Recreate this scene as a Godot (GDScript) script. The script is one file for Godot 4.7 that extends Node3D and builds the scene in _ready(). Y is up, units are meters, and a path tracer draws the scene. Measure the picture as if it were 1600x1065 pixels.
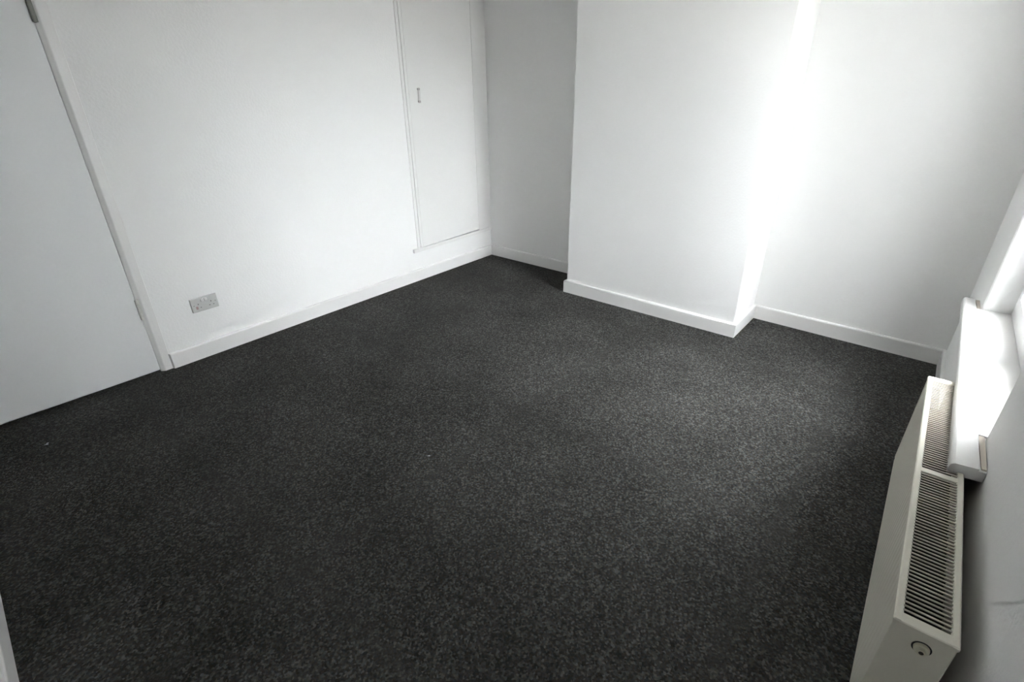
extends Node3D
# An empty bedroom: dark flecked carpet, white walls, a chimney breast, a cupboard door, a door at the left,
# a low window with a deep sill at the right and a double-panel radiator under it.
# x runs along the back wall, z comes towards the camera, the floor is y = 0, metres.

const CEIL := 2.42
const SKIRT_H := 0.095
const SKIRT_T := 0.018
const RIGHT_TURN := 0.0185          # the window wall is not quite square to the back wall
const RIGHT_X := 3.4635             # its plaster face at z = 0

var mat := {}
# plan of the skirting faces, from the back-left corner round to the camera's corner
var plan := [Vector2(0.0, 0.012), Vector2(1.096, 0.012), Vector2(1.096, 0.386), Vector2(2.418, 0.381),
	Vector2(2.4215, -0.017), Vector2(3.445, 0.006), Vector2(3.5164, 3.866), Vector2(-0.011, 3.707)]
var face := []                      # the same, pushed out to the plaster faces

func _ready():
	# ---------------------------------------------------------------- camera, sky, exposure
	var cam := Camera3D.new()
	cam.name = "camera"
	cam.fov = 67.83
	cam.near = 0.03
	cam.transform = Transform3D(Basis(Vector3(0.7682, -0.0128, -0.6401), Vector3(-0.2830, 0.8900, -0.3575), Vector3(0.5743, 0.4557, 0.6801)).orthonormalized(), Vector3(3.2026, 1.488, 3.5185))
	add_child(cam)
	cam.current = true
	var sky_mat := ProceduralSkyMaterial.new()      # an even, bright overcast day
	sky_mat.sky_top_color = Color(0.97, 0.985, 1.0)
	sky_mat.sky_horizon_color = Color(0.93, 0.95, 0.96)
	sky_mat.ground_horizon_color = Color(0.85, 0.85, 0.84)
	sky_mat.ground_bottom_color = Color(0.8, 0.8, 0.79)
	sky_mat.sky_energy_multiplier = 1.0
	var sky := Sky.new()
	sky.sky_material = sky_mat
	var env := Environment.new()
	env.background_mode = Environment.BG_SKY
	env.sky = sky
	env.background_energy_multiplier = 12.0
	env.tonemap_mode = Environment.TONE_MAPPER_LINEAR
	env.tonemap_exposure = 4.45
	env.sdfgi_enabled = true
	env.ssao_enabled = true
	env.ssil_enabled = true
	var world := WorldEnvironment.new()
	world.name = "sky"
	world.environment = env
	add_child(world)

	make_materials()
	face = offset(plan, SKIRT_T)
	room_shell()
	skirtings()
	door_left()
	window_right()
	cupboard()
	radiator()
	socket()
	lint()

# ==================================================================== helpers
func tag(o: Node, label: String, category: String, kind := ""):
	o.set_meta("label", label)
	o.set_meta("category", category)
	if kind:
		o.set_meta("kind", kind)
	return o

func base(called: String, at := Vector3.ZERO, turn := 0.0) -> Node3D:
	var o := Node3D.new()
	o.name = called
	o.position = at
	o.rotation.y = turn
	add_child(o, true)
	return o

func begin() -> SurfaceTool:
	var st := SurfaceTool.new()
	st.begin(Mesh.PRIMITIVE_TRIANGLES)
	return st

func build(called: String, st: SurfaceTool, m: Material, parent: Node = self, smooth_normals := true) -> MeshInstance3D:
	if smooth_normals:
		st.generate_normals()
	var o := MeshInstance3D.new()
	o.name = called
	o.mesh = st.commit()
	o.material_override = m
	o.cast_shadow = GeometryInstance3D.SHADOW_CASTING_SETTING_ON
	parent.add_child(o, true)
	return o

# one convex face, wound clockwise as seen from the side that out points to
func poly(st: SurfaceTool, pts: Array, out: Vector3, smooth := -1):
	var n := Vector3.ZERO
	for i in pts.size():
		var p: Vector3 = pts[i]
		var q: Vector3 = pts[(i + 1) % pts.size()]
		n += p.cross(q)
	var flip := n.dot(out) > 0.0
	for i in range(1, pts.size() - 1):
		for k in ([0, i + 1, i] if flip else [0, i, i + 1]):
			st.set_smooth_group(smooth)
			st.add_vertex(pts[k])

# box with chamfered edges
func box(st: SurfaceTool, lo: Vector3, hi: Vector3, c := 0.0):
	var mid := (lo + hi) * 0.5
	var h := (hi - lo) * 0.5
	c = minf(c, minf(h.x, minf(h.y, h.z)) * 0.9)
	for a in 3:
		var b := (a + 1) % 3
		var d := (a + 2) % 3
		for s in [-1.0, 1.0]:
			var pts := []
			for k in [[-1, -1], [1, -1], [1, 1], [-1, 1]]:
				var p := Vector3.ZERO
				p[a] = s * h[a]
				p[b] = k[0] * (h[b] - c)
				p[d] = k[1] * (h[d] - c)
				pts.append(mid + p)
			var o := Vector3.ZERO
			o[a] = s
			poly(st, pts, o)
			if c <= 0.0:
				continue
			for s2 in [-1.0, 1.0]:                     # the edge between faces a and b
				var e := []
				for k in [[0, -1], [0, 1], [1, 1], [1, -1]]:
					var p := Vector3.ZERO
					p[a] = s * (h[a] - (c if k[0] == 1 else 0.0))
					p[b] = s2 * (h[b] - (c if k[0] == 0 else 0.0))
					p[d] = k[1] * (h[d] - c)
					e.append(mid + p)
				var o2 := Vector3.ZERO
				o2[a] = s
				o2[b] = s2
				poly(st, e, o2)
	if c > 0.0:
		for sx in [-1.0, 1.0]:
			for sy in [-1.0, 1.0]:
				for sz in [-1.0, 1.0]:
					var s := Vector3(sx, sy, sz)
					poly(st, [mid + s * Vector3(h.x, h.y - c, h.z - c), mid + s * Vector3(h.x - c, h.y, h.z - c), mid + s * Vector3(h.x - c, h.y - c, h.z)], s)

# upright prism over a plan outline
func prism(st: SurfaceTool, pts: Array, y0: float, y1: float):
	var n := pts.size()
	var flat := PackedVector2Array(pts)
	var ccw := not Geometry2D.is_polygon_clockwise(flat)
	for i in n:
		var p: Vector2 = pts[i]
		var q: Vector2 = pts[(i + 1) % n]
		var t := (q - p)
		var o := Vector3(t.y, 0, -t.x) * (1.0 if ccw else -1.0)
		poly(st, [Vector3(p.x, y0, p.y), Vector3(q.x, y0, q.y), Vector3(q.x, y1, q.y), Vector3(p.x, y1, p.y)], o)
	var tris := Geometry2D.triangulate_polygon(flat)
	for i in range(0, tris.size(), 3):
		for y in [[y0, Vector3.DOWN], [y1, Vector3.UP]]:
			var f := []
			for k in 3:
				f.append(Vector3(flat[tris[i + k]].x, y[0], flat[tris[i + k]].y))
			poly(st, f, y[1])

# a round bar with flat caps, its radius may change
func bar(st: SurfaceTool, a: Vector3, b: Vector3, r0: float, r1: float, n := 20, smooth := 1):
	var w := (b - a).normalized()
	var u := w.cross(Vector3.UP if absf(w.y) < 0.9 else Vector3.RIGHT).normalized()
	var v := w.cross(u)
	var ca := []
	var cb := []
	for i in n:
		var d := u * cos(TAU * i / n) + v * sin(TAU * i / n)
		ca.append(a + d * r0)
		cb.append(b + d * r1)
	for i in n:
		var j := (i + 1) % n
		poly(st, [ca[i], ca[j], cb[j], cb[i]], (ca[i] + ca[j]) * 0.5 - a + (cb[i] - b), smooth)
	poly(st, ca, -w)
	poly(st, cb, w)

# a closed outline (u, v) swept straight along z: x = u, y = v
func sweep(st: SurfaceTool, outline: Array, z0: float, z1: float):
	var flat := PackedVector2Array(outline)
	var ccw := not Geometry2D.is_polygon_clockwise(flat)
	for i in outline.size():
		var p: Vector2 = outline[i]
		var q: Vector2 = outline[(i + 1) % outline.size()]
		var t := q - p
		var o := Vector3(t.y, -t.x, 0) * (1.0 if ccw else -1.0)
		poly(st, [Vector3(p.x, p.y, z0), Vector3(q.x, q.y, z0), Vector3(q.x, q.y, z1), Vector3(p.x, p.y, z1)], o)
	var tris := Geometry2D.triangulate_polygon(flat)
	for i in range(0, tris.size(), 3):
		for z in [[z0, Vector3.FORWARD], [z1, Vector3.BACK]]:
			var f := []
			for k in 3:
				f.append(Vector3(flat[tris[i + k]].x, flat[tris[i + k]].y, z[0]))
			poly(st, f, z[1])

# a closed plan pushed outwards by d
func offset(pts: Array, d: float) -> Array:
	var out := []
	var n := pts.size()
	for i in n:
		var a: Vector2 = pts[(i + n - 1) % n]
		var b: Vector2 = pts[i]
		var c: Vector2 = pts[(i + 1) % n]
		var n0 := (b - a).normalized()
		var n1 := (c - b).normalized()
		n0 = Vector2(n0.y, -n0.x)
		n1 = Vector2(n1.y, -n1.x)
		var p = Geometry2D.line_intersects_line(a + n0 * d, b - a, b + n1 * d, c - b)
		out.append(p if p != null else b + n0 * d)
	return out

# ==================================================================== materials
func paint(c: Color, rough: float, bump := 0.0, scale := 1.0, specular := 0.5) -> StandardMaterial3D:
	var m := StandardMaterial3D.new()
	m.albedo_color = c
	m.roughness = rough
	m.metallic_specular = specular
	if bump > 0.0:
		m.heightmap_enabled = true
		m.heightmap_texture = roller
		m.heightmap_scale = bump
		m.uv1_triplanar = true
		m.uv1_world_triplanar = true
		m.uv1_scale = Vector3.ONE * scale
	return m

var roller: Texture2D

func make_materials():
	var n := FastNoiseLite.new()
	n.seed = 4
	n.noise_type = FastNoiseLite.TYPE_SIMPLEX_SMOOTH
	n.frequency = 0.05
	n.fractal_octaves = 3
	roller = ImageTexture.create_from_image(n.get_seamless_image(512, 512))
	mat.wall = paint(Color(0.955, 0.955, 0.95), 0.75, 0.05, 2.2, 0.3)
	mat.ceiling = paint(Color(0.96, 0.96, 0.955), 0.85, 0.04, 2.0, 0.3)
	mat.brick = paint(Color(0.58, 0.58, 0.58), 0.9)
	mat.gloss = paint(Color(0.925, 0.922, 0.915), 0.35, 0.02, 3.0)
	mat.door = paint(Color(0.905, 0.91, 0.91), 0.45, 0.02, 2.0)
	mat.radiator = paint(Color(0.90, 0.885, 0.83), 0.38)
	mat.dusty = paint(Color(0.66, 0.637, 0.585), 0.6)
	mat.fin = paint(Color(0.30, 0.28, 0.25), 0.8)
	mat.plug = paint(Color(0.86, 0.84, 0.76), 0.3)
	mat.dark = paint(Color(0.07, 0.07, 0.065), 0.7)
	mat.filler = paint(Color(0.83, 0.79, 0.745), 0.8)
	mat.hinge = paint(Color(0.55, 0.56, 0.53), 0.5)
	mat.hinge.metallic = 0.3
	mat.hinge_painted = paint(Color(0.78, 0.78, 0.76), 0.5)
	mat.pull = paint(Color(0.86, 0.845, 0.84), 0.4)
	mat.pull_dark = paint(Color(0.70, 0.68, 0.67), 0.4)
	mat.plate = paint(Color(0.83, 0.83, 0.82), 0.35)
	mat.plate.metallic = 0.25
	mat.rocker = paint(Color(0.90, 0.90, 0.89), 0.3)
	mat.neon = paint(Color(0.72, 0.60, 0.60), 0.3)
	mat.pin = paint(Color(0.42, 0.42, 0.42), 0.6)
	mat.plastic = paint(Color(0.93, 0.93, 0.93), 0.3)
	mat.gasket = paint(Color(0.12, 0.12, 0.12), 0.7)
	mat.lint = paint(Color(0.72, 0.72, 0.74), 0.9)
	var g := StandardMaterial3D.new()
	g.transparency = BaseMaterial3D.TRANSPARENCY_ALPHA
	g.albedo_color = Color(0.96, 0.98, 0.97, 0.06)
	g.roughness = 0.02
	mat.glass = g
	mat.carpet = carpet_material()

# short dark twist pile: every tuft has its own tone, charcoal with lighter and warmer flecks
func carpet_material() -> StandardMaterial3D:
	var size := 1024
	var rng := RandomNumberGenerator.new()
	rng.seed = 77
	var cell := FastNoiseLite.new()
	cell.seed = 11
	cell.noise_type = FastNoiseLite.TYPE_CELLULAR
	cell.cellular_return_type = FastNoiseLite.RETURN_CELL_VALUE
	cell.frequency = 0.19
	cell.fractal_type = FastNoiseLite.FRACTAL_NONE
	var tone := cell.get_seamless_image(size, size).get_data()
	var hue := FastNoiseLite.new()
	hue.seed = 5
	hue.frequency = 0.09
	hue.fractal_octaves = 2
	var tint := hue.get_seamless_image(size, size).get_data()
	var soft := FastNoiseLite.new()
	soft.seed = 9
	soft.frequency = 0.035
	soft.fractal_octaves = 3
	var blot := soft.get_seamless_image(size, size).get_data()
	var bytes := PackedByteArray()
	bytes.resize(size * size * 3)
	var high := PackedByteArray()
	high.resize(size * size)
	for i in size * size:
		var t := tone[i] / 255.0
		var fleck := pow(t, 3.0)
		var v := 58.0 + 20.0 * t + 26.0 * fleck + 18.0 * (blot[i] / 255.0 - 0.5) + rng.randf_range(-6.0, 6.0)
		var w := (tint[i] / 255.0 - 0.5) * 12.0
		bytes[i * 3] = clampi(int(v + 1.0 + w), 4, 255)
		bytes[i * 3 + 1] = clampi(int(v + 0.3), 4, 255)
		bytes[i * 3 + 2] = clampi(int(v - 1.2 - w), 4, 255)
		high[i] = clampi(int(60.0 + 150.0 * t + rng.randf_range(-40.0, 40.0)), 0, 255)
	var img := Image.create_from_data(size, size, false, Image.FORMAT_RGB8, bytes)
	var rel := Image.create_from_data(size, size, false, Image.FORMAT_L8, high)
	var m := StandardMaterial3D.new()
	m.albedo_texture = ImageTexture.create_from_image(img)
	m.heightmap_enabled = true
	m.heightmap_texture = ImageTexture.create_from_image(rel)
	m.heightmap_scale = 0.25
	m.roughness = 1.0
	m.metallic_specular = 0.1
	m.vertex_color_use_as_albedo = true
	m.uv1_scale = Vector3(0.83, 0.83, 1.0)
	return m

# ==================================================================== room shell
func room_shell():
	# floor: a slab with the fitted carpet on it
	var st := begin()
	box(st, Vector3(-0.3, -0.16, -0.3), Vector3(3.95, -0.012, 4.15))
	var fl := build("floor", st, mat.dark)
	tag(fl, "dark charcoal flecked carpet floor filling the whole empty room", "floor", "structure")
	var wear := FastNoiseLite.new()
	wear.seed = 21
	wear.frequency = 1.6
	wear.fractal_octaves = 3
	st = begin()
	var nx := 76
	var nz := 82
	for i in nx + 1:
		for j in nz + 1:
			var x := -0.16 + 3.75 * i / nx
			var z := -0.06 + 4.0 * j / nz
			var k := 0.80 + 0.22 * wear.get_noise_2d(x, z)
			st.set_color(Color(k, k, k * 0.985))
			st.set_uv(Vector2(x, z))
			st.set_normal(Vector3.UP)
			st.add_vertex(Vector3(x, 0.0, z))
	for i in nx:
		for j in nz:
			var a := i * (nz + 1) + j
			var b := a + nz + 1
			for k in [a, b + 1, a + 1, a, b, b + 1]:
				st.add_index(k)
	build("carpet", st, mat.carpet, fl, false)

	# left wall, with the doorway near the camera
	var f0: Vector2 = face[0]
	var f7: Vector2 = face[7]
	var lx := func(z: float) -> float: return lerpf(f0.x, f7.x, (z - f0.y) / (f7.y - f0.y))
	st = begin()
	for e in [[-0.25, 0.155, -0.01, CEIL], [0.845, 2.83, -0.01, CEIL], [0.155, 0.845, -0.01, 0.262], [0.155, 0.845, 2.30, CEIL]]:
		var a: float = e[0]
		var b: float = e[1]
		prism(st, [Vector2(lx.call(a), a), Vector2(lx.call(b), b), Vector2(-0.2, b), Vector2(-0.2, a)], e[2], e[3])
	prism(st, [Vector2(-0.17, 0.15), Vector2(-0.17, 0.85), Vector2(-0.2, 0.85), Vector2(-0.2, 0.15)], 0.25, 2.31)
	prism(st, [Vector2(lx.call(3.68), 3.68), Vector2(lx.call(4.0), 4.0), Vector2(-0.2, 4.0), Vector2(-0.2, 3.68)], -0.01, CEIL)
	prism(st, [Vector2(lx.call(2.83), 2.83), Vector2(lx.call(3.68), 3.68), Vector2(-0.2, 3.68), Vector2(-0.2, 2.83)], 2.01, CEIL)
	prism(st, [Vector2(-0.12, 2.83), Vector2(-0.12, 3.68), Vector2(-0.2, 3.68), Vector2(-0.2, 2.83)], -0.01, 2.01)
	tag(build("wall_left", st, mat.wall), "plain white wall holding the flush door, socket and cupboard", "wall", "structure")

	# back wall: one face in each alcove beside the chimney breast
	var f1: Vector2 = face[1]
	var f4: Vector2 = face[4]
	var f5: Vector2 = face[5]
	st = begin()
	prism(st, [Vector2(-0.2, f0.y), Vector2(f1.x + 0.05, f1.y), Vector2(f1.x + 0.05, -0.25), Vector2(-0.2, -0.25)], -0.01, CEIL)
	prism(st, [Vector2(f4.x - 0.05, f4.y), Vector2(f5.x + 0.2, f5.y + 0.004), Vector2(f5.x + 0.2, -0.25), Vector2(f4.x - 0.05, -0.25)], -0.01, CEIL)
	tag(build("wall_back", st, mat.wall), "white back wall seen in the alcoves either side of the chimney breast", "wall", "structure")

	# chimney breast, its plaster corners slightly rounded
	var f2: Vector2 = face[2]
	var f3: Vector2 = face[3]
	var r := 0.006
	st = begin()
	prism(st, [Vector2(f1.x, -0.25), Vector2(f2.x, f2.y - r), Vector2(f2.x + r * 0.3, f2.y - r * 0.3), Vector2(f2.x + r, f2.y),
		Vector2(f3.x - r, f3.y), Vector2(f3.x - r * 0.3, f3.y - r * 0.3), Vector2(f3.x, f3.y - r), Vector2(f4.x, -0.25)], -0.01, CEIL)
	tag(build("wall_chimney", st, mat.wall), "white chimney breast projecting from the back wall between two alcoves", "wall", "structure")

	# front wall, behind the camera
	var f6: Vector2 = face[6]
	st = begin()
	prism(st, [Vector2(-0.2, f7.y - 0.009), f7, f6, Vector2(f6.x + 0.3, f6.y + 0.013), Vector2(f6.x + 0.3, 4.1), Vector2(-0.2, 4.1)], -0.01, CEIL)
	tag(build("wall_front", st, mat.wall), "white front wall at the bottom left edge of the view", "wall", "structure")

	# window wall, with a rounded plaster arris round the opening
	var wl := base("wall_right", Vector3(RIGHT_X, 0, 0), RIGHT_TURN)
	tag(wl, "white window wall above and beside the radiator", "wall", "structure")
	st = begin()
	var T := 0.34
	box(st, Vector3(0, -0.01, -0.3), Vector3(T, 0.5135, 4.15))
	box(st, Vector3(0, 2.0, -0.3), Vector3(T, CEIL, 4.15))
	var q := 0.012
	for e in [[-0.3, 0.57, 1.0], [4.15, 1.733, -1.0]]:
		var z0: float = e[0]
		var z1: float = e[1]
		var s: float = e[2]
		prism(st, [Vector2(0, z0), Vector2(0, z1 - s * q), Vector2(q * 0.12, z1 - s * q * 0.5), Vector2(q * 0.5, z1 - s * q * 0.12), Vector2(q, z1), Vector2(T, z1), Vector2(T, z0)], 0.5135, 2.0)
	build("plaster", st, mat.wall, wl)

	# the yard outside: the house's own back addition, the neighbour's, and the wall at the far end
	for e in [["side wall of the back addition outside, nearest the camera", Vector3(3.72, -3.0, 2.87), Vector3(6.8, 3.6, 3.2)],
			["side wall of the neighbouring house outside the window", Vector3(4.0, -3.0, -0.7), Vector3(6.8, 3.6, -0.36)],
			["low wall across the far end of the yard outside", Vector3(12.0, -3.0, -9.0), Vector3(12.3, 1.2, 11.0)]]:
		st = begin()
		box(st, e[1], e[2], 0.01)
		tag(build("wall_outside", st, mat.brick), e[0], "wall", "structure")

	st = begin()
	box(st, Vector3(-0.3, CEIL, -0.3), Vector3(3.95, CEIL + 0.15, 4.2))
	tag(build("ceiling", st, mat.ceiling), "flat white ceiling above the room", "ceiling", "structure")

# ==================================================================== skirtings
# one mitred length of skirting between two plan corners: back face to front face with a rounded top edge
func skirting_run(st: SurfaceTool, fa: Vector2, fb: Vector2, ba: Vector2, bb: Vector2):
	var prof := [Vector2(1, 0), Vector2(1, SKIRT_H - 0.009), Vector2(0.95, SKIRT_H - 0.005), Vector2(0.82, SKIRT_H - 0.0015), Vector2(0.6, SKIRT_H), Vector2(0, SKIRT_H), Vector2(0, 0)]
	var a := []
	var b := []
	for p in prof:
		var u := ba.lerp(fa, p.x)
		var v := bb.lerp(fb, p.x)
		a.append(Vector3(u.x, p.y, u.y))
		b.append(Vector3(v.x, p.y, v.y))
	var ca := Vector3.ZERO
	for p in a:
		ca += p / a.size()
	for i in a.size():
		var j := (i + 1) % a.size()
		poly(st, [a[i], a[j], b[j], b[i]], (a[i] + a[j]) * 0.5 - Vector3(ca.x, SKIRT_H * 0.5, ca.z), 2 if i >= 1 and i <= 3 else -1)
	poly(st, a, a[0] - b[0])
	poly(st, b, b[0] - a[0])

func skirtings():
	var st := begin()
	var along := func(k: float, arr: Array) -> Vector2: return (arr[0] as Vector2).lerp(arr[7], k)
	skirting_run(st, plan[0], along.call(0.7575, plan), face[0], along.call(0.7575, face))
	tag(build("baseboard_left", st, mat.gloss), "white skirting board under the socket and the cupboard", "skirting", "structure")
	st = begin()
	skirting_run(st, along.call(0.99, plan), plan[7], along.call(0.99, face), face[7])
	tag(build("baseboard_left", st, mat.gloss), "short white skirting end between the door and the front wall", "skirting", "structure")
	st = begin()
	skirting_run(st, plan[0], plan[1], face[0], face[1])
	tag(build("baseboard_back", st, mat.gloss), "white skirting board in the alcove beside the cupboard", "skirting", "structure")
	st = begin()
	skirting_run(st, plan[4], plan[5], face[4], face[5])
	tag(build("baseboard_back", st, mat.gloss), "white skirting board in the bright alcove beside the window wall", "skirting", "structure")
	st = begin()
	for i in [1, 2, 3]:
		skirting_run(st, plan[i], plan[i + 1], face[i], face[i + 1])
	tag(build("baseboard_chimney", st, mat.gloss), "white skirting board wrapped round the chimney breast", "skirting", "structure")
	st = begin()
	skirting_run(st, plan[5], plan[6], face[5], face[6])
	tag(build("baseboard_right", st, mat.gloss), "white skirting board on the window wall behind the radiator", "skirting", "structure")
	st = begin()
	skirting_run(st, plan[6], plan[7], face[6], face[7])
	tag(build("baseboard_front", st, mat.gloss), "white skirting board on the front wall at the bottom left edge", "skirting", "structure")

# ==================================================================== the door in the left wall
func door_left():
	var d := base("door_1", Vector3(-0.03, 0, 2.876), 0.0)
	d.rotation.x = -0.012                    # the old frame leans a little
	tag(d, "flush white door in the left wall with two grey hinges", "door", "structure")
	var st := begin()
	box(st, Vector3(-0.036, 0.012, 0.0025), Vector3(-0.002, 1.955, 0.762), 0.004)
	build("door_leaf", st, mat.door, d)
	st = begin()                             # hinge jamb, head and lock jamb, with their stops
	prism(st, [Vector2(-0.09, -0.062), Vector2(0.0055, -0.062), Vector2(0.0075, -0.060), Vector2(0.0075, -0.022), Vector2(0.006, -0.018), Vector2(-0.006, -0.003), Vector2(-0.009, 0.0), Vector2(-0.09, 0.0)], 0.0, 2.03)
	box(st, Vector3(-0.09, 0.0, 0.765), Vector3(0.0075, 2.03, 0.80), 0.003)
	box(st, Vector3(-0.09, 1.96, -0.001), Vector3(0.0072, 2.03, 0.765), 0.003)
	build("door_frame", st, mat.gloss, d)
	st = begin()
	box(st, Vector3(-0.06, 0.0, -0.001), Vector3(-0.0365, 1.96, 0.014), 0.002)
	box(st, Vector3(-0.06, 0.0, 0.751), Vector3(-0.038, 1.96, 0.765), 0.002)
	build("door_stop", st, mat.gloss, d)
	for y in [[0.335, 0.452, mat.hinge_painted, "paint-covered hinge"], [1.742, 1.865, mat.hinge, "dark grey bare hinge"]]:
		st = begin()
		box(st, Vector3(-0.006, y[0], -0.012), Vector3(0.0035, y[1], 0.006), 0.0015)
		for k in 5:
			var h: float = (y[1] - y[0]) / 5.0
			bar(st, Vector3(0.004, y[0] + h * k + 0.0006, 0.001), Vector3(0.004, y[0] + h * (k + 1) - 0.0006, 0.001), 0.0085, 0.0085, 16)
		bar(st, Vector3(0.004, y[0] - 0.003, 0.001), Vector3(0.004, y[1] + 0.003, 0.001), 0.0045, 0.0045, 10)
		build("hinge", st, y[2], d).set_meta("label", y[3])

# ==================================================================== the window and its sill
func window_right():
	var w := base("window_1", Vector3(RIGHT_X, 0, 0), RIGHT_TURN)
	tag(w, "bright white framed window in the right wall above the radiator", "window", "structure")
	var top := 0.5505
	# sill board: nose in front of the wall, with horns past both sides of the opening; it sits slightly askew
	var st := begin()
	var n0 := Vector2(-0.0625, 0.43)
	var n1 := Vector2(-0.0775, 1.931)
	var prof := [Vector2(0, 0.513), Vector2(0, 0.538), Vector2(0.0012, 0.5435), Vector2(0.0045, 0.548), Vector2(0.009, top), Vector2(1, top), Vector2(1, 0.5435), Vector2(2, 0.5435), Vector2(2, 0.513)]
	var a := []
	var b := []
	for p in prof:
		var back0 := Vector2(-0.019, 0.436)
		var back1 := Vector2(-0.018, 1.923)
		var u := n0 + Vector2(p.x, 0)
		var v := n1 + Vector2(p.x, 0)
		if p.x >= 1.0:                           # x 1: where the filler starts; 2: the plaster
			u = back0 if p.x == 1.0 else Vector2(-0.0003, 0.437)
			v = back1 if p.x == 1.0 else Vector2(-0.0003, 1.921)
		a.append(Vector3(u.x, p.y, u.y))
		b.append(Vector3(v.x, p.y, v.y))
	for i in a.size():
		var j := (i + 1) % a.size()
		var out: Vector3 = (a[i] + a[j]) * 0.5 - Vector3(-0.03, 0.53, 0.43)
		if i == 5:
			out = Vector3.RIGHT
		elif i == 6:
			out = Vector3.UP
		poly(st, [a[i], a[j], b[j], b[i]], out, 2 if i >= 1 and i <= 3 else -1)
	for e in [[a, Vector3.FORWARD], [b, Vector3.BACK]]:
		var f: Array = e[0]
		poly(st, [f[0], f[1], f[2], f[3], f[4], f[5], f[6], f[8]], e[1])
		poly(st, [f[6], f[7], f[8]], e[1])
	box(st, Vector3(-0.02, 0.5136, 0.571), Vector3(0.12, top, 1.7325))     # the part inside the opening
	build("window_sill", st, mat.gloss, w)
	# bare filler strip behind the horns, where the board meets the plaster
	for e in [[0.442, 0.5705], [1.733, 1.912]]:
		st = begin()
		prism(st, [Vector2(-0.0180, e[0]), Vector2(-0.0125, e[1]), Vector2(-0.0015, e[1]), Vector2(-0.0035, e[0])], 0.5430, 0.5484)
		var f := build("filler_strip", st, mat.filler, w)
		f.set_meta("label", "bare beige filler behind the end of the sill")
	st = begin()
	box(st, Vector3(-0.034, top - 0.0005, 1.529), Vector3(-0.030, top + 0.001, 1.5335), 0.0004)
	build("speck", st, mat.dark, w).set_meta("label", "tiny dark speck on the white sill")
	# frame: outer frame, one mullion, two sashes with their own gaskets and panes, one handle
	var x0 := 0.100
	var x1 := 0.165
	st = begin()
	box(st, Vector3(x0, top, 0.571), Vector3(x1, top + 0.055, 1.732), 0.004)
	box(st, Vector3(x0, 1.944, 0.571), Vector3(x1, 1.999, 1.732), 0.004)
	box(st, Vector3(x0, top + 0.05, 0.571), Vector3(x1, 1.95, 0.622), 0.004)
	box(st, Vector3(x0, top + 0.05, 1.681), Vector3(x1, 1.95, 1.732), 0.004)
	box(st, Vector3(x0, top + 0.05, 1.125), Vector3(x1, 1.95, 1.178), 0.004)
	build("window_frame", st, mat.plastic, w)
	for e in [[0.622, 1.125], [1.178, 1.681]]:
		st = begin()
		var z0: float = e[0] + 0.002
		var z1: float = e[1] - 0.002
		var y0 := top + 0.057
		var y1 := 1.942
		for k in [[y0, y0 + 0.05, z0, z1], [y1 - 0.05, y1, z0, z1], [y0 + 0.045, y1 - 0.045, z0, z0 + 0.05], [y0 + 0.045, y1 - 0.045, z1 - 0.05, z1]]:
			box(st, Vector3(x0 - 0.008, k[0], k[2]), Vector3(x1 - 0.01, k[1], k[3]), 0.004)
		var sash := build("sash", st, mat.plastic, w)
		st = begin()
		for k in [[y0 + 0.048, y0 + 0.054, z0 + 0.048, z1 - 0.048], [y1 - 0.054, y1 - 0.048, z0 + 0.048, z1 - 0.048], [y0 + 0.05, y1 - 0.05, z0 + 0.048, z0 + 0.054], [y0 + 0.05, y1 - 0.05, z1 - 0.054, z1 - 0.048]]:
			box(st, Vector3(x0 + 0.02, k[0], k[2]), Vector3(x0 + 0.032, k[1], k[3]))
		build("gasket", st, mat.gasket, sash)
		st = begin()
		box(st, Vector3(x0 + 0.024, y0 + 0.046, z0 + 0.046), Vector3(x0 + 0.028, y1 - 0.046, z1 - 0.046))
		build("pane", st, mat.glass, sash)
		st = begin()
		var hz := z1 - 0.025 if e[0] < 1.0 else z0 + 0.025
		box(st, Vector3(x0 - 0.020, 1.16, hz - 0.014), Vector3(x0 - 0.008, 1.23, hz + 0.014), 0.004)
		box(st, Vector3(x0 - 0.046, 1.185, hz - 0.009), Vector3(x0 - 0.018, 1.205, hz + 0.009), 0.004)
		box(st, Vector3(x0 - 0.050, 1.085, hz - 0.010), Vector3(x0 - 0.036, 1.206, hz + 0.010), 0.005)
		build("handle", st, mat.plastic, sash)

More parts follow.
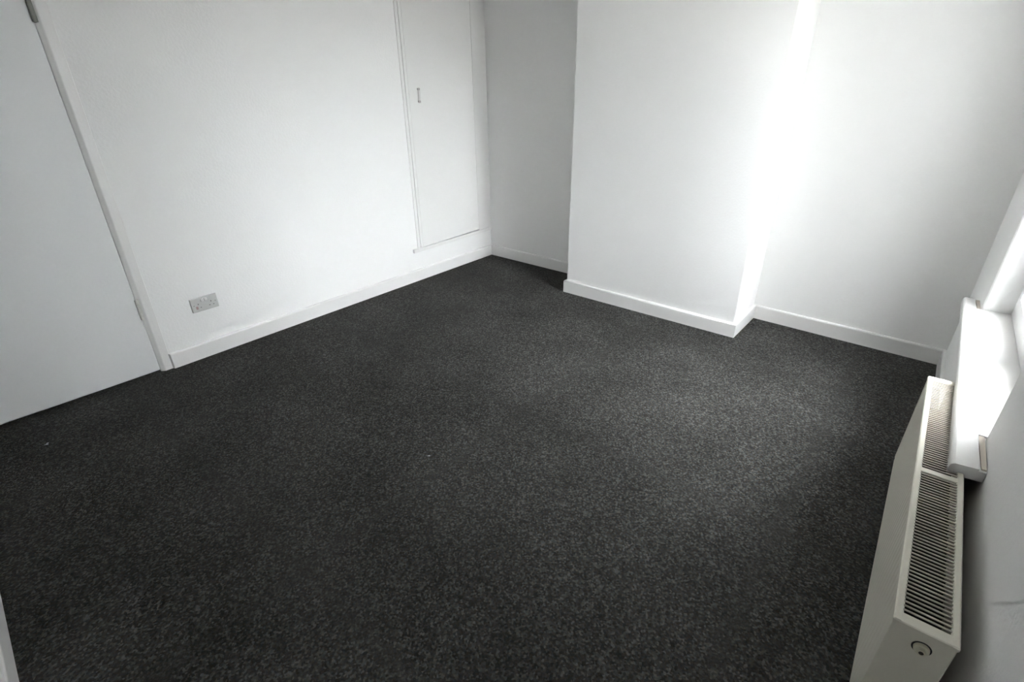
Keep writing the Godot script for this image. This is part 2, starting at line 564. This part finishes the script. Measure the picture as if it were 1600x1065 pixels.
# ==================================================================== cupboard in the left wall
func cupboard():
	var c := base("cupboard", Vector3(-0.0185, 0.24, 0.0))
	tag(c, "tall white built-in cupboard with grey pull handle in the back corner", "cupboard")
	var H := 2.08
	var st := begin()
	box(st, Vector3(-0.008, 0.0, -0.004), Vector3(0.015, 0.030, 0.945), 0.003)
	build("bottom_rail", st, mat.gloss, c)
	st = begin()
	box(st, Vector3(-0.03, 0.030, 0.8395), Vector3(0.0085, H, 0.866), 0.001)
	box(st, Vector3(-0.004, 0.030, 0.866), Vector3(0.0030, H, 0.893), 0.001)
	build("stile", st, mat.gloss, c)
	st = begin()
	box(st, Vector3(-0.03, 0.030, -0.004), Vector3(0.0085, H, 0.1605), 0.001)
	build("stile", st, mat.gloss, c)
	st = begin()
	box(st, Vector3(-0.03, H - 0.07, 0.1605), Vector3(0.0084, H, 0.8395), 0.001)
	build("top_rail", st, mat.gloss, c)
	st = begin()                              # the door hangs a touch high at its hinge side, so the gap below it tapers
	var pts := [Vector3(0, 0.0312, 0.8382), Vector3(0, 0.0385, 0.1622), Vector3(0, H - 0.073, 0.1622), Vector3(0, H - 0.073, 0.8382)]
	var fr := []
	var bk := []
	for p in pts:
		fr.append(p + Vector3(0.008, 0, 0))
		bk.append(p + Vector3(-0.012, 0, 0))
	poly(st, fr, Vector3.RIGHT)
	for i in 4:
		var j := (i + 1) % 4
		poly(st, [fr[i], fr[j], bk[j], bk[i]], (fr[i] + fr[j]) * 0.5 - Vector3(0.0, 1.0, 0.5))
	poly(st, bk, Vector3.LEFT)
	var door := build("door", st, mat.gloss, c)
	st = begin()                              # slim D pull: two feet and a grip
	box(st, Vector3(0.016, 1.112, 0.741), Vector3(0.023, 1.214, 0.763), 0.003)
	var pull := build("handle", st, mat.pull, door)
	pull.set_meta("label", "grey pull handle")
	for y in [1.1185, 1.2015]:
		st = begin()
		bar(st, Vector3(0.006, y + 0.004, 0.7515), Vector3(0.0235, y + 0.004, 0.7515), 0.0075, 0.0075, 14)
		build("handle_foot", st, mat.pull_dark, door)

# ==================================================================== radiator under the window
func radiator():
	var r := base("radiator", Vector3(RIGHT_X, 0, 0), RIGHT_TURN)
	tag(r, "cream double-panel radiator with slatted top grille under the window sill", "radiator")
	var z0 := 1.354
	var z1 := 2.532
	var y0 := 0.134
	var y1 := 0.524
	var xf := -0.147
	var xb := -0.041
	# two pressed panels: shallow upright flutes between a flat top and a seamed bottom edge
	for side in [[xf + 0.002, 1.0, "front_panel"], [xb - 0.002, -1.0, "back_panel"]]:
		var st := begin()
		var px: float = side[0]
		var sg: float = side[1]
		var nz := 280
		var ys := [y0, y0 + 0.012, y0 + 0.014, y0 + 0.03, y0 + 0.045, y1 - 0.045, y1 - 0.03, y1 - 0.006]
		var amp := [0.25, 0.25, 0.0, 0.3, 1.0, 1.0, 0.0, 0.0]
		var rows := []
		for k in ys.size():
			var row := []
			for i in nz + 1:
				var z := z0 + 0.004 + (z1 - z0 - 0.008) * i / nz
				var ph := fposmod((z - z0) / 0.0333, 1.0)
				var g := clampf(1.0 - absf(ph - 0.5) / 0.2, 0.0, 1.0)
				g = g * g * (3.0 - 2.0 * g)
				var edge := 0.0 if i > 3 and i < nz - 3 else 1.0
				var lip := 0.006 if k < 2 else 0.0
				row.append(Vector3(px + sg * (g * 0.0022 * amp[k] * (1.0 - edge) + edge * 0.0015 + lip * (0.35 + 0.65 * g)), ys[k], z))
			rows.append(row)
		for k in ys.size() - 1:
			for i in nz:
				poly(st, [rows[k][i], rows[k][i + 1], rows[k + 1][i + 1], rows[k + 1][i]], Vector3(-sg, 0, 0), 1)
		# the inner skin closes the panel
		var xi := px + sg * 0.010
		poly(st, [Vector3(xi, y0 + 0.012, z0 + 0.004), Vector3(xi, y0 + 0.012, z1 - 0.004), Vector3(xi, y1 - 0.006, z1 - 0.004), Vector3(xi, y1 - 0.006, z0 + 0.004)], Vector3(sg, 0, 0))
		for e in [[y0 + 0.001, Vector3.DOWN], [y1 - 0.006, Vector3.UP]]:
			poly(st, [Vector3(px + sg * 0.004, e[0], z0 + 0.004), Vector3(px + sg * 0.004, e[0], z1 - 0.004), Vector3(xi, e[0] + (0.011 if e[0] < 0.3 else 0.0), z1 - 0.004), Vector3(xi, e[0] + (0.011 if e[0] < 0.3 else 0.0), z0 + 0.004)], e[1])
		build(side[2], st, mat.radiator, r)
	# convector fins between the panels
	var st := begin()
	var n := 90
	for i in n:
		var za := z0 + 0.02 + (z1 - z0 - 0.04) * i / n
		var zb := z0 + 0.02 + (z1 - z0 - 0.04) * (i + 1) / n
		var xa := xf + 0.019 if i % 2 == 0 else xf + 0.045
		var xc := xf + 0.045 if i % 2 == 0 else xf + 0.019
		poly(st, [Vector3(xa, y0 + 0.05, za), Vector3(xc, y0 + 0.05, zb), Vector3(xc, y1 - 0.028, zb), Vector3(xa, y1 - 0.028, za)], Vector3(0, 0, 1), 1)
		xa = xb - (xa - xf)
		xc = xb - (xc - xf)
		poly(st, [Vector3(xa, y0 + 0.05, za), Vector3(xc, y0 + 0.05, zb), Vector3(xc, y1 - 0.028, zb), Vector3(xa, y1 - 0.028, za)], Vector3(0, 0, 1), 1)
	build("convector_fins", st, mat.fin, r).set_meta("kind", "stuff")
	# end covers
	for e in [[z1 - 0.004, z1, 1.0], [z0, z0 + 0.004, -1.0]]:
		st = begin()
		var pts := []
		for k in [[xf + 0.004, y0 + 0.02], [xf + 0.012, y0 + 0.012], [xb - 0.012, y0 + 0.012], [xb - 0.004, y0 + 0.02], [xb - 0.004, y1 - 0.0135], [xf + 0.004, y1 - 0.0135]]:
			pts.append(Vector2(k[0], k[1]))
		sweep(st, pts, e[0], e[1])
		# turned-in rim along both upright edges
		box(st, Vector3(xf + 0.0015, y0 + 0.02, minf(e[0], e[1] - 0.0) - (0.010 if e[2] > 0 else 0.0)), Vector3(xf + 0.0045, y1 - 0.0145, e[1] + (0.0 if e[2] > 0 else 0.010)), 0.001)
		box(st, Vector3(xb - 0.0045, y0 + 0.02, e[0] - (0.010 if e[2] > 0 else 0.0)), Vector3(xb - 0.0015, y1 - 0.0145, e[1] + (0.0 if e[2] > 0 else 0.010)), 0.001)
		build("side_cover", st, mat.radiator, r)
	# vent plug in the near end cover
	st = begin()
	var pc := Vector3(-0.089, 0.478, z1)
	bar(st, pc - Vector3(0, 0, 0.002), pc + Vector3(0, 0, 0.0006), 0.0165, 0.0165, 28)
	var ring := build("plug_recess", st, mat.dark, r)
	ring.set_meta("label", "dark round hole behind the vent plug")
	st = begin()
	bar(st, pc, pc + Vector3(0, 0, 0.006), 0.0135, 0.0130, 28)
	bar(st, pc + Vector3(0, 0, 0.005), pc + Vector3(0, 0, 0.013), 0.0085, 0.0080, 6, -1)
	var plug := build("vent_plug", st, mat.plug, r)
	st = begin()
	bar(st, pc + Vector3(0, 0, 0.0128), pc + Vector3(0, 0, 0.0134), 0.0042, 0.0042, 14)
	build("plug_socket", st, mat.fin, plug)
	# top grille: rails, ends and a cross bar, then one slat after another
	st = begin()
	box(st, Vector3(xf, y1 - 0.013, z0 - 0.001), Vector3(xf + 0.0155, y1, z1 + 0.0035), 0.003)
	box(st, Vector3(xb - 0.0155, y1 - 0.013, z0 - 0.001), Vector3(xb, y1, z1 + 0.0035), 0.003)
	box(st, Vector3(xf + 0.010, y1 - 0.009, z0 - 0.001), Vector3(xb - 0.010, y1 - 0.0003, z0 + 0.024), 0.002)
	box(st, Vector3(xf + 0.010, y1 - 0.012, z1 - 0.024), Vector3(xb - 0.010, y1 - 0.0003, z1 + 0.0035), 0.002)
	box(st, Vector3(xf + 0.010, y1 - 0.007, 1.957), Vector3(xb - 0.010, y1 - 0.0006, 1.979), 0.002)
	var gr := build("top_grille", st, mat.radiator, r)
	st = begin()
	box(st, Vector3(xf + 0.013, y1 - 0.0035, -0.0028), Vector3(xb - 0.013, y1 - 0.001, 0.0028), 0.0008)
	st.generate_normals()
	var slat_mesh := st.commit()
	for seg in [[z0 + 0.021, 1.960], [1.976, z1 - 0.021]]:
		var m := int(round((seg[1] - seg[0]) / 0.0119))
		for i in range(1, m):
			var o := MeshInstance3D.new()
			o.name = "slat"
			o.mesh = slat_mesh
			o.material_override = mat.dusty
			o.position = Vector3(0, 0, lerpf(seg[0], seg[1], float(i) / m))
			gr.add_child(o, true)
	# brackets to the wall
	for z in [1.60, 2.25]:
		st = begin()
		box(st, Vector3(xb - 0.004, 0.16, z - 0.015), Vector3(0.0, 0.25, z + 0.015), 0.002)
		build("wall_bracket", st, mat.radiator, r)

# ==================================================================== double socket
func socket():
	var s := base("wall_socket", Vector3(-0.0255, 0.330, 2.5515))
	tag(s, "grey double power socket low on the left wall above the skirting", "socket")
	var st := begin()
	box(st, Vector3(-0.003, -0.043, -0.075), Vector3(0.009, 0.043, 0.075), 0.003)
	build("face_plate", st, mat.plate, s)
	for z in [-0.036, 0.036]:
		st = begin()
		for h in [[0.004, 0.0, 0.004, 0.0022], [-0.018, 0.011, 0.0022, 0.0032], [-0.018, -0.011, 0.0022, 0.0032]]:
			box(st, Vector3(0.0085, h[0] - h[2], z + h[1] - h[3]), Vector3(0.0095, h[0] + h[2], z + h[1] + h[3]))
		build("pin_holes", st, mat.pin, s)
	for z in [-0.010, 0.010]:
		st = begin()
		box(st, Vector3(0.006, 0.014, z - 0.008), Vector3(0.0125, 0.034, z + 0.008), 0.002)
		build("rocker", st, mat.rocker, s).set_meta("label", "white switch")
	st = begin()
	box(st, Vector3(0.0085, -0.026, 0.040), Vector3(0.0102, -0.008, 0.052), 0.0005)
	build("marker", st, mat.neon, s).set_meta("label", "small pinkish mark")
	for z in [-0.060, 0.060]:
		st = begin()
		bar(st, Vector3(0.008, 0.0, z), Vector3(0.0098, 0.0, z), 0.003, 0.0026, 12)
		build("screw", st, mat.hinge, s)

# ==================================================================== a bit of lint on the carpet
func lint():
	var rng := RandomNumberGenerator.new()
	rng.seed = 3
	for e in [[Vector3(0.3005, 0.003, 3.4678), 1.0, "small pale tuft of lint on the dark carpet near the door"],
			[Vector3(1.7634, 0.003, 2.3978), 0.6, "tiny pale fleck of lint out in the middle of the carpet"]]:
		var st := begin()
		var r: float = e[1]
		for k in 5:
			var a: Vector3 = e[0] + r * Vector3(rng.randf_range(-0.006, 0.006), rng.randf_range(0.0, 0.002), rng.randf_range(-0.007, 0.007))
			var b := a + r * Vector3(rng.randf_range(-0.007, 0.007), rng.randf_range(-0.001, 0.002), rng.randf_range(-0.010, 0.010))
			bar(st, a, b, 0.0022 * r, 0.0012 * r, 7)
		tag(build("lint", st, mat.lint), e[2], "lint")
